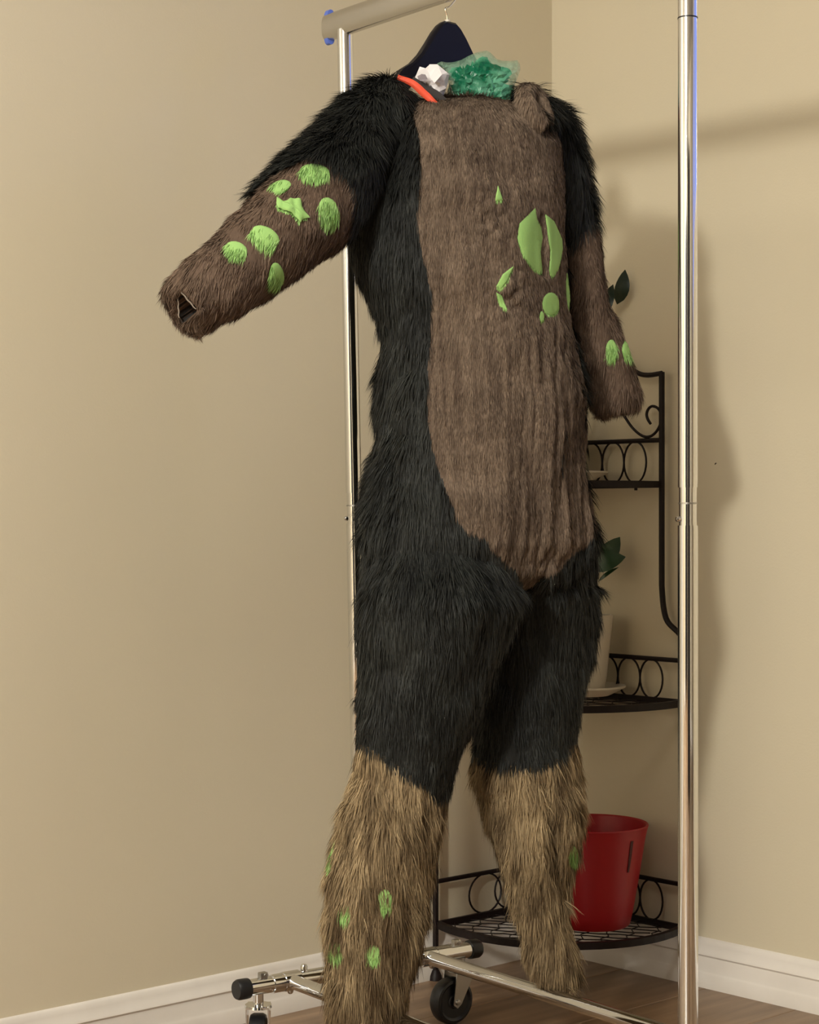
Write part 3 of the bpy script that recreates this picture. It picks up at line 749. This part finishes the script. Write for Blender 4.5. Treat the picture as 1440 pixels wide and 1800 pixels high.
LEGB_R = [(780, 1320), (826, 1330), (870, 1343), (930, 1347), (965, 1343), (990, 1330), (1010, 1310), (1040, 1290), (1100, 1290), (1100, 1900), (780, 1900)]
def jig(V, amp):
    a = (vnoise(V, 55) - .5) * amp; b_ = (vnoise(V + 7.3, 55) - .5) * amp
    return a, b_
def classify(V, N, fuzzy=6.0):
    n_ = len(V); out = np.zeros(n_, int)
    px, py = proj(V); ja, jb = jig(V, fuzzy); x = px + ja; y = py + jb
    vc = np.array([0, 0, CAMZ]) - V; vc /= np.linalg.norm(vc, axis=1, keepdims=True)
    fc = (N * vc).sum(1)
    ft, _, _ = ell_field('torso', V); fl_, _, _ = ell_field('legl', V); fr_, _, _ = ell_field('legr', V)
    al, tl, _, _ = arm_field('arml', V); ar, tr_, _, _ = arm_field('armr', V)
    isarml = (al < ft * 1.02) & (x < 640)
    isarmr = (ar < ft) & (px > 960) & (tr_ > 3.0)
    isleg = y > 1250
    out[isarml & inpoly(x, y, SLV_L)] = 2
    out[isarmr & inpoly(x, y, SLV_R)] = 3
    bel = ~isarml & ~isarmr & (N @ B3 > -0.25) & (fc > -0.25) & inpoly(px + ja * .5, py + jb * .5, BELLY) & ~((ar < ft) & (px > 985) & (tr_ > 2.2))
    out[bel] = 1
    lL = isleg & (fl_ <= fr_); lR = isleg & (fl_ > fr_)
    out[lL & inpoly(x, y, LEGB_L)] = 4
    out[lR & inpoly(x, y, LEGB_R)] = 5
    out[(neckr(V) < 0.96) & (V[:, 2] > 1.28) & ((N[:, 2] > .2) | (neckr(V) < .9))] = 6
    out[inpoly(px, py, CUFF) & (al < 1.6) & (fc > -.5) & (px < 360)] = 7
    own = {'arml': 2, 'belly': 1, 'armr': 3, 'legl': 4, 'legr': 5}
    for i, (w_, poly) in enumerate(SPOTS):
        m_ = (out == own[w_]) & (fc > 0.02) & inpoly(px, py, poly)
        out[m_] = 100 + i
    return out
# quads -> part
tcen = V[TR].mean(1); tnor = N[TR].mean(1); tid = classify(tcen, tnor, 0.0)
dens = np.array([1.0, 2.6, 1.25, 1.25, 1.3, 1.3, 0, 0] + [1.0] * 3)[np.minimum(tid, 8)]; dens[tid >= 100] = 2.5
QC = V[Q].mean(1); QN = np.cross(V[Q[:, 2]] - V[Q[:, 0]], V[Q[:, 3]] - V[Q[:, 1]]); QN /= np.maximum(np.linalg.norm(QN, axis=1, keepdims=True), 1e-12)
qid = classify(QC, QN, 3.0)
for i, (w_, poly) in enumerate(SPOTS): qid[qid == 100 + i] = {'arml': 2, 'belly': 1, 'armr': 3, 'legl': 4, 'legr': 5}[w_]

# ------------------------------------------------------------ fur strands
triA = np.linalg.norm(np.cross(V[TR[:, 1]] - V[TR[:, 0]], V[TR[:, 2]] - V[TR[:, 0]]), axis=1) / 2
NS = 640000
triA = triA * dens
ti = rng.choice(len(TR), NS, p=triA / triA.sum())
u_ = rng.random((NS, 2)); fl_ = u_.sum(1) > 1; u_[fl_] = 1 - u_[fl_]
a0, b0, c0 = V[TR[ti, 0]], V[TR[ti, 1]], V[TR[ti, 2]]
R0 = a0 + (b0 - a0) * u_[:, :1] + (c0 - a0) * u_[:, 1:]
NN = N[TR[ti, 0]] + (N[TR[ti, 1]] - N[TR[ti, 0]]) * u_[:, :1] + (N[TR[ti, 2]] - N[TR[ti, 0]]) * u_[:, 1:]
NN /= np.linalg.norm(NN, axis=1, keepdims=True)
sid = classify(R0, NN, 9.0)
keep = (sid != 6) & (sid != 7)
R0, NN, sid = R0[keep], NN[keep], sid[keep]; NS = len(R0)
#           length, lift, width, randomness
SPEC = {0: (.029, .17, .0011, .18), 1: (.011, .14, .0010, .12), 2: (.016, .15, .0011, .22), 3: (.018, .16, .0011, .22), 4: (.032, .17, .0013, .24), 5: (.030, .17, .0013, .24), 100: (.014, .14, .0012, .24), 101: (.006, .05, .0011, .06)}
BELSP = np.array([100 + i for i, q_ in enumerate(SPOTS) if q_[0] == 'belly'])
kk = np.where(sid >= 100, 100, sid); kk[np.isin(sid, BELSP)] = 101
par = np.zeros((NS, 4))
for k, v in SPEC.items(): par[kk == k] = v
al, tl, axl, _ = arm_field('arml', R0); ar, tr_, axr, _ = arm_field('armr', R0)
down = np.tile([0, 0, -1.0], (NS, 1))
wl = (np.clip(1.6 - al, 0, .5) * 2 * (R0[:, 0] < -.05))[:, None]
down = down + axl * wl * 0.6
tang = down - NN * (down * NN).sum(1, keepdims=True)
tl_ = np.linalg.norm(tang, axis=1, keepdims=True)
tang = tang / np.maximum(tl_, .15)
nz = np.stack([vnoise(R0 + k * 5.1, 40) - .5 for k in range(3)], 1) * 1.0 + np.stack([vnoise(R0 + k * 3.7, 130) - .5 for k in range(3)], 1) * 1.1
rn = rng.normal(size=(NS, 3)) * .35
d1 = tang + NN * par[:, 1:2] * (1 + 1.0 * (1 - np.minimum(tl_, 1))) + (nz + rn) * par[:, 3:4] * 1.6
# black fur on the shoulders stands up
up = (kk == 0) & (NN[:, 2] > 0.15)
d1[up] += NN[up] * 0.45
d1 /= np.linalg.norm(d1, axis=1, keepdims=True)
d2 = d1 + tang * .35 - NN * par[:, 1:2] * .4 + np.array([0, 0, -.15]) + nz * par[:, 3:4]
d2 /= np.linalg.norm(d2, axis=1, keepdims=True)
Ln = par[:, 0] * (0.55 + 0.75 * rng.random(NS)) * (0.8 + .4 * vnoise(R0, 60))
_px, _py = proj(R0); Ln = np.where((kk == 0) & (_py > 1255), Ln * .7, Ln)
m1 = R0 - NN * np.where(kk == 1, .0002, .001)[:, None]
# markings sit on top of the pile; neighbouring hair does not hang over them
RAISE = {'arml': .0022, 'belly': .0016, 'armr': .0025, 'legl': .0022, 'legr': .0022}
for i, (w_, poly) in enumerate(SPOTS):
    m_ = sid == 100 + i; m1[m_] += NN[m_] * RAISE[w_] * .8
tipx, tipy = proj(R0 + d1 * Ln[:, None])
midx, midy = proj(R0 + d1 * Ln[:, None] * .5)
over = np.zeros(NS, bool)
for w_, poly in SPOTS:
    over |= (inpoly(tipx, tipy, poly) | inpoly(midx, midy, poly))
over &= (sid < 100)
fcs = (NN * (np.array([0, 0, CAMZ]) - R0)).sum(1) > 0
Ln = np.where(over & fcs, Ln * np.where(kk >= 4, .78, .5), Ln)
cutm = (inpoly(tipx, tipy, CUFF) | inpoly(midx, midy, CUFF)) & (R0[:, 0] < -.2)
Ln = np.where(cutm, .002, Ln)
Ln = np.where(sid == 102, .005, Ln)
p1 = m1 + d1 * (Ln * .5)[:, None]; p2 = p1 + d2 * (Ln * .5)[:, None]
sdv = np.cross(NN, d1); sdv /= np.maximum(np.linalg.norm(sdv, axis=1, keepdims=True), 1e-6)
tw = rng.normal(size=(NS, 1)) * .45; sdv = sdv + NN * tw; sdv /= np.linalg.norm(sdv, axis=1, keepdims=True)
wd = par[:, 2:3] * (0.7 + .6 * rng.random((NS, 1))) / 2
SV = np.stack([m1 - sdv * wd, m1 + sdv * wd, p1 + sdv * wd * .8, p1 - sdv * wd * .8, p2], 1)     # 5 verts per strand
tone_r = np.clip(.10 + .55 * rng.random(NS) * rng.random(NS) + .55 * (vnoise(R0 * np.array([1, 1, .3]), 55) ** 1.5) + .40 * (vnoise(R0, 9) - .45), 0, 1)
tone_b = np.clip(.10 + .38 * rng.random(NS) + .42 * (vnoise(R0 * np.array([1, 1, .10]), 190) - .30) + .45 * (vnoise(R0 * np.array([1, 1, .5]), 12) - .5), 0, 1)
tone_r = np.where(kk == 1, tone_b, tone_r)
tone_l = np.clip(.17 + .35 * rng.random(NS) + .9 * (vnoise(R0 * np.array([1, 1, .16]), 95) - .38) + .6 * (vnoise(R0 * np.array([1, 1, .5]), 10) - .5), 0, 1)
tone_r = np.where((kk == 4) | (kk == 5), tone_l, tone_r)
tone_r = np.where(sid >= 100, np.clip(.15 + .75 * rng.random(NS), 0, 1), tone_r)
tone_base = np.clip(.05 + .30 * vnoise(V * np.array([1, 1, .15]), 90), 0, 1)

suit = empty('fur_suit', (float(NC[0]), float(NC[1]), 0.0))
suit.location.z = float(V[:, 2].min())
tag(suit, 'black and brown furry full body costume with lime spots hanging on the rack', 'costume')
MATS = {0: M_black, 1: M_belly, 2: M_sleeve, 3: M_sleeve, 4: M_leg, 5: M_leg, 6: M_lining, 7: M_lining}
LAB = {0: 'long black fur body, shoulders and thighs', 1: 'short brown fur front panel with cut out leaf shapes', 2: 'brown fur sleeve reaching out to the left', 3: 'brown fur sleeve hanging by the right hand pole', 4: 'tan shaggy lower leg nearer the camera', 5: 'tan shaggy lower leg over the red bin side', 7: 'dark slit at the end of the left sleeve', 6: 'dark inside of the neck'}
NAME = {0: 'body_fur', 1: 'belly_panel', 2: 'sleeve', 3: 'sleeve', 4: 'lower_leg', 5: 'lower_leg', 6: 'neck_lining', 7: 'cuff_opening'}
def build_part(pid):
    q = Q[qid == pid]
    s = np.nonzero(sid == pid)[0]
    if len(q) == 0 and len(s) == 0: return None
    used, inv = np.unique(q.ravel(), return_inverse=True) if len(q) else (np.zeros(0, int), np.zeros(0, int))
    lift = 0.0015 if pid >= 100 else 0.0
    bv = V[used] + N[used] * lift if len(q) else np.zeros((0, 3)); nb = len(bv)
    sv = SV[s].reshape(-1, 3)
    verts = np.vstack([bv, sv]) if nb else sv
    ns_ = len(s); o = nb + np.arange(ns_) * 5
    quads = np.stack([o, o + 1, o + 2, o + 3], 1); tris = np.stack([o + 3, o + 2, o + 4], 1)
    bq = inv.reshape(-1, 4)
    loops = np.concatenate([bq.ravel(), quads.ravel(), tris.ravel()]).astype(np.int32)
    tot = np.concatenate([np.full(len(bq), 4), np.full(ns_, 4), np.full(ns_, 3)])
    start = np.concatenate([[0], np.cumsum(tot)[:-1]]).astype(np.int32)
    me = bpy.data.meshes.new(NAME.get(pid, 'spot'))
    me.vertices.add(len(verts)); me.vertices.foreach_set('co', verts.ravel())
    me.loops.add(len(loops)); me.loops.foreach_set('vertex_index', loops)
    me.polygons.add(len(tot)); me.polygons.foreach_set('loop_start', start)
    me.update(calc_edges=True); me.validate()
    at = me.attributes.new('tone', 'FLOAT', 'POINT')
    tv = np.concatenate([tone_base[used] if nb else np.zeros(0), np.repeat(tone_r[s], 5)])
    if pid >= 100: tv[:nb] = .4
    if len(me.vertices) == len(tv): at.data.foreach_set('value', tv.astype(np.float32))
    smf = np.zeros(len(me.polygons), bool); smf[:len(bq)] = True; me.polygons.foreach_set('use_smooth', smf)
    o_ = link(NAME.get(pid, 'spot'), me, MATS.get(pid, M_green), suit, None)
    return o_
for pid in range(8):
    o = build_part(pid)
    if o: o['label'] = LAB[pid]
bvh = BVHTree.FromPolygons([tuple(v) for v in V], [tuple(t) for t in TR])
def dense(poly, step=3.0):
    out = []
    for (x1, y1), (x2, y2) in zip(poly, poly[1:] + poly[:1]):
        k = max(1, int(math.hypot(x2 - x1, y2 - y1) / step))
        out += [(x1 + (x2 - x1) * j / k, y1 + (y2 - y1) * j / k) for j in range(k)]
    return out
for i, (w_, poly) in enumerate(SPOTS):
    pl = dense(list(poly)); cx = sum(p[0] for p in pl) / len(pl); cy = sum(p[1] for p in pl) / len(pl)
    bm = bmesh.new(); rings = []; last = None
    for t in (0, .25, .5, .7, .85, .95, 1.0):
        ring = []
        for (x, y) in (pl if t else [(cx, cy)]):
            X_, Y_ = cx + (x - cx) * t, cy + (y - cy) * t
            d = Vector(((X_ - 720) / F, 1, (900 - Y_) / F)).normalized()
            h = bvh.ray_cast(Vector((0, 0, CAMZ)), d); xx = X_
            while h[0] is None or (last is not None and abs(h[0].y - last.y) > .04):
                xx += 1.5 * (-1 if X_ > 700 else 1)
                if abs(xx - X_) > 60: break
                h = bvh.ray_cast(Vector((0, 0, CAMZ)), Vector(((xx - 720) / F, 1, (900 - Y_) / F)).normalized())
            last = h[0]
            ring.append(bm.verts.new(h[0] + h[1] * (h[1].dot(-d) > 0 and 1 or -1) * (RAISE[w_] * (1 - t ** 6) + .0006 + (.0035 + .0010 * math.sin(X_ * .35) if i == 2 else 0))))
        rings.append(ring)
    for a_, b_ in zip(rings, rings[1:]):
        for k in range(len(b_)):
            k2 = (k + 1) % len(b_)
            if len(a_) == 1: bm.faces.new((a_[0], b_[k], b_[k2]))
            else: bm.faces.new((a_[k], a_[k2], b_[k2], b_[k]))
    bmesh.ops.recalc_face_normals(bm, faces=bm.faces)
    bm.verts.index_update()
    fv = np.array([v.co[:] for v in bm.verts]); ff_ = [tuple(v.index for v in f.verts) for f in bm.faces]; bm.free()
    s_ = np.nonzero(sid == 100 + i)[0]; nb = len(fv)
    vv = np.vstack([fv, SV[s_].reshape(-1, 3)]); o_ = nb + np.arange(len(s_)) * 5
    faces = ff_ + [tuple(int(z) for z in (k, k + 1, k + 2, k + 3)) for k in o_] + [tuple(int(z) for z in (k + 3, k + 2, k + 4)) for k in o_]
    me = bpy.data.meshes.new('spot'); me.from_pydata(vv.tolist(), [], faces)
    at = me.attributes.new('tone', 'FLOAT', 'POINT'); at.data.foreach_set('value', np.concatenate([np.full(nb, .5), np.repeat(tone_r[s_], 5)]).astype(np.float32))
    o = link('spot', me, M_green, suit, True)
    o['label'] = 'torn star shaped lime patch' if SPOTS[i][1] is STAR else 'lime green fur patch'

# orange elastic and lining strip along the neckline, laid on the surface
def surf(px_, py_, fall, off=0.006):
    d = Vector(((px_ - 720) / F, 1, (900 - py_) / F)).normalized()
    h = bvh.ray_cast(Vector((0, 0, CAMZ)), d)
    if h[0] is None or abs(h[0].y - fall) > .12: return P(px_, py_, fall)
    return h[0] - d * off
def strip(name, pts, wd, m, th=0.0015, parent=suit):
    bm = bmesh.new(); rows = []
    pts = smooth_path(pts, 5)
    for i, p in enumerate(pts):
        d = (pts[min(i + 1, len(pts) - 1)] - pts[max(i - 1, 0)]).normalized()
        vc = (Vector((0, 0, CAMZ)) - p).normalized(); s = d.cross(vc).normalized()
        tt = i / (len(pts) - 1); w_ = wd * (0.55 + 0.45 * math.sin(PI * min(max(tt, .08), .92)))
        bend = 0.0004 * math.sin(tt * 17)
        rows.append([bm.verts.new(p + s * (w_ * q + bend) + vc * (e + (1 - abs(q)) * .0015)) for q, e in ((-1, 0), (-.4, th), (.4, th), (1, 0), (.4, -th), (-.4, -th))])
    for a, b_ in zip(rows, rows[1:]):
        for k in range(6): bm.faces.new((a[k], a[(k + 1) % 6], b_[(k + 1) % 6], b_[k]))
    bm.faces.new(rows[0]); bm.faces.new(rows[-1])
    return obj(name, bm, m, parent)
YT = 2.625
strip('neck_elastic', [P(699, 135, YT), P(716, 142, YT - .002), P(734, 153, YT - .002), P(748, 167, YT), P(762, 179, YT), P(775, 188, YT)], 0.0052, M_orange)
strip('neck_facing', [P(724, 139, YT + .012), P(745, 156, YT + .012), P(768, 170, YT + .012), P(796, 192, YT + .012)], 0.0075, M_lining)
# white lining threads at the cuff
for a, b_ in (((318, 513), (348, 547)), ((313, 525), (319, 562))):
    pa, pb = surf(a[0], a[1], 2.38, .004), surf(b_[0], b_[1], 2.38, .004)
    q = Vector((pa.x, min(pa.y, pb.y), pa.z)); pb.y = min(pa.y, pb.y) + .0; 
    o = strip('cuff_edge', [q, lerp(q, pb, .5), pb], 0.0011, M_backing, .0006)
# orange/pale thread fringe at the crotch seam of the panel is left to the fur itself

# ------------------------------------------------------------ hanger
hg = Vector((0.0562, 2.765, RZ))             # under the rail
hanger = empty('coat_hanger', hg); tag(hanger, 'dark navy plastic coat hanger hooked over the rail inside the suit neck', 'hanger')
# outline in (across, height) : symmetric shoulders
apex = P(787, 40, 2.765).z
out = [(0.010, 0), (0.018, -.006), (0.028, -.018), (0.040, -.036), (0.053, -.054), (0.068, -.069), (0.085, -.080), (0.110, -.112), (0.135, -.140), (0.150, -.158)]
inn = [(0.150, -.168), (0.133, -.155), (0.110, -.130), (0.085, -.108), (0.06, -.096), (0.035, -.088), (0.012, -.082), (0, -.081)]
poly = [(-x, z) for x, z in reversed(out)] + out + inn[:-1] + [(0, -.081)] + [(-x, z) for x, z in reversed(inn[:-1])]
bm = bmesh.new()
hc = Vector((hg.x, hg.y, apex))
def hv(x, z, e): return hc + AX * x + Vector((0, 0, z)) + BX * e
fr = [bm.verts.new(hv(x, z, .006)) for x, z in poly]; bk = [bm.verts.new(hv(x, z, -.006)) for x, z in poly]
ctr = [(x * .96, z - .0035 if i < len(out) * 2 else z + .0035) for i, (x, z) in enumerate(poly)]
fr2 = [bm.verts.new(hv(x, z, .010)) for x, z in ctr]; bk2 = [bm.verts.new(hv(x, z, -.010)) for x, z in ctr]
n_ = len(poly)
for A_, B_ in ((fr, fr2), (bk, bk2), (fr, bk)):
    for i in range(n_): bm.faces.new((A_[i], A_[(i + 1) % n_], B_[(i + 1) % n_], B_[i]))
f1 = bm.faces.new(fr2); f2 = bm.faces.new(bk2)
bmesh.ops.triangulate(bm, faces=[f1, f2])
body = obj('hanger_body', bm, M_hang, hanger)
bm = bmesh.new(); add_lathe(bm, [(0, -.006), (.0055, -.006), (.0055, .0005), (.004, .001)], hc, seg=20); obj('neck_collar', bm, M_hang, hanger)
bm = bmesh.new(); add_lathe(bm, [(.004, .0005), (.0042, .004), (0, .0045)], hc, seg=20); tag(obj('hook_socket', bm, M_pot, hanger), 'pale socket under the hook')
# hook: from the body up, round over the rail
topz = RZ + 0.0235
R_ = 0.0165
hk = [hc + Vector((0, 0, .002)), hc + Vector((0, 0, .010)) - AX * .001, hc - AX * .004 + Vector((0, 0, .020))]
cz = RZ + 0.0235 - 0.0055
for t in np.linspace(-0.15 * PI, 1.12 * PI, 12):
    hk.append(Vector((hg.x, hg.y, cz)) + AX * (R_ * math.cos(t)) * 1.0 + Vector((0, 0, R_ * .55 * math.sin(t) + .002)))
hk.insert(3, Vector((hg.x, hg.y, RZ - .022)) + AX * .004)
hk.insert(4, Vector((hg.x, hg.y, RZ - .005)) + AX * .0165)
bm = bmesh.new(); add_tube(bm, smooth_path(hk, 5), 0.0016, 8); obj('hook', bm, M_chrome, hanger)

# ------------------------------------------------------------ crumpled paper and bubble wrap stuffed in the neck
from mathutils.geometry import delaunay_2d_cdt
def crumple(name, outline, Y, depth, m, seed, spacing, amp, lab, cat, bumpscale=14.0, m2=None, edge_w=14.0):
    r2 = np.random.default_rng(seed)
    ol = dense(list(outline), spacing * .8)
    xs = [p[0] for p in ol]; ys = [p[1] for p in ol]; O_ = np.array(ol)
    faces_all = []; verts_all = []; mats_all = []
    for side in (1, -1):
        g = []
        for gx in np.arange(min(xs), max(xs), spacing):
            for gy in np.arange(min(ys), max(ys), spacing):
                g.append((gx + (r2.random() - .5) * spacing * .95, gy + (r2.random() - .5) * spacing * .95))
        g = np.array(g); ins = inpoly(g[:, 0], g[:, 1], ol)
        dd = np.sqrt(((g[:, None, :] - O_[None]) ** 2).sum(2)).min(1)
        g = g[ins & (dd > spacing * .45)]
        pts = [Vector(p) for p in ol] + [Vector(p) for p in g]
        res = delaunay_2d_cdt(pts, [], [list(range(len(ol)))], 1, 1e-4)
        vv = np.array([v[:] for v in res[0]]); de = np.sqrt(((vv[:, None, :] - O_[None]) ** 2).sum(2)).min(1)
        edge = np.minimum(1, de / (max(xs) - min(xs)) * 4.2)
        bul = np.sqrt(1 - (1 - edge) ** 2)
        q = np.stack([vv[:, 0] / bumpscale, vv[:, 1] / bumpscale, np.full(len(vv), 3.0 * side + seed)], 1)
        nz_ = np.abs(vnoise(q, 1.0) - .5) * 2 + (r2.random(len(vv)) - .5) * .55
        yy = Y - side * (bul * depth + (nz_ - .3) * amp * (de > .5))
        off = len(verts_all)
        verts_all += [P(vv[k, 0], vv[k, 1], yy[k]) for k in range(len(vv))]
        for f in res[2]:
            faces_all.append([off + k for k in (f if side == 1 else reversed(f))])
            mats_all.append(1 if (m2 and de[list(f)].mean() < edge_w * (0.5 + vnoise(np.array([[vv[f[0], 0] / 25, vv[f[0], 1] / 25, seed * 1.0]]), 1.0)[0]) and vv[list(f), 1].mean() < 150) else 0)
    me = bpy.data.meshes.new(name); me.from_pydata([tuple(v) for v in verts_all], [], faces_all)
    o = link(name, me, m, None, False)
    if m2: me.materials.append(m2); me.polygons.foreach_set('material_index', mats_all)
    bm = bmesh.new(); bm.from_mesh(me); bmesh.ops.remove_doubles(bm, verts=bm.verts, dist=.0004); bmesh.ops.recalc_face_normals(bm, faces=bm.faces); bm.to_mesh(me); bm.free()
    return tag(o, lab, cat)
paper = crumple('crumpled_paper', [(738, 117), (748, 120), (756, 113), (768, 114), (780, 122), (790, 131), (787, 148), (783, 160), (778, 174), (770, 172), (758, 164), (746, 157), (735, 150), (726, 143), (732, 131)], 2.66, .022, M_paper, 5, 9.0, .009, 'crumpled ball of white paper stuffed in the suit neck', 'paper', 20.0)
def flap(name, pts, m, parent, th=.0008):
    bm = bmesh.new(); A_ = [bm.verts.new(p) for p in pts]; B_ = [bm.verts.new(p + Vector((0, th, 0))) for p in pts]
    bm.faces.new(A_); bm.faces.new(B_)
    k = len(pts)
    for i in range(k): bm.faces.new((A_[i], A_[(i + 1) % k], B_[(i + 1) % k], B_[i]))
    return obj(name, bm, m, parent, False)
flap('paper_fold', [P(755, 113, 2.628), P(769, 113, 2.622), P(787, 128, 2.626), P(777, 131, 2.620), P(764, 146, 2.624), P(756, 137, 2.626), P(752, 124, 2.630)], M_paper, paper)
flap('printed_patch', [P(734, 134, 2.628), P(741, 130, 2.626), P(748, 131, 2.626), P(752, 139, 2.627), P(745, 143, 2.626), P(736, 140, 2.628)], M_paperprint, paper)
# wrap: several crumpled overlapping sheets
WO = [(768, 112), (776, 108), (786, 110), (798, 109), (812, 105), (824, 98), (836, 93), (848, 90), (856, 89), (862, 92), (868, 98), (874, 104), (884, 107), (897, 107), (910, 106), (914, 112), (915, 122), (911, 134), (906, 146), (903, 160), (902, 174), (900, 186), (894, 192), (880, 194), (862, 194), (840, 194), (815, 192), (792, 186), (786, 172), (789, 150), (786, 135), (778, 122)]
crumple('bubble_wrap', WO, 2.70, .034, M_wrap, 3, 5.0, .006, 'crumpled translucent green bubble wrap poking out of the suit neck', 'packaging', 13.0, M_wrapclear, 11.0)
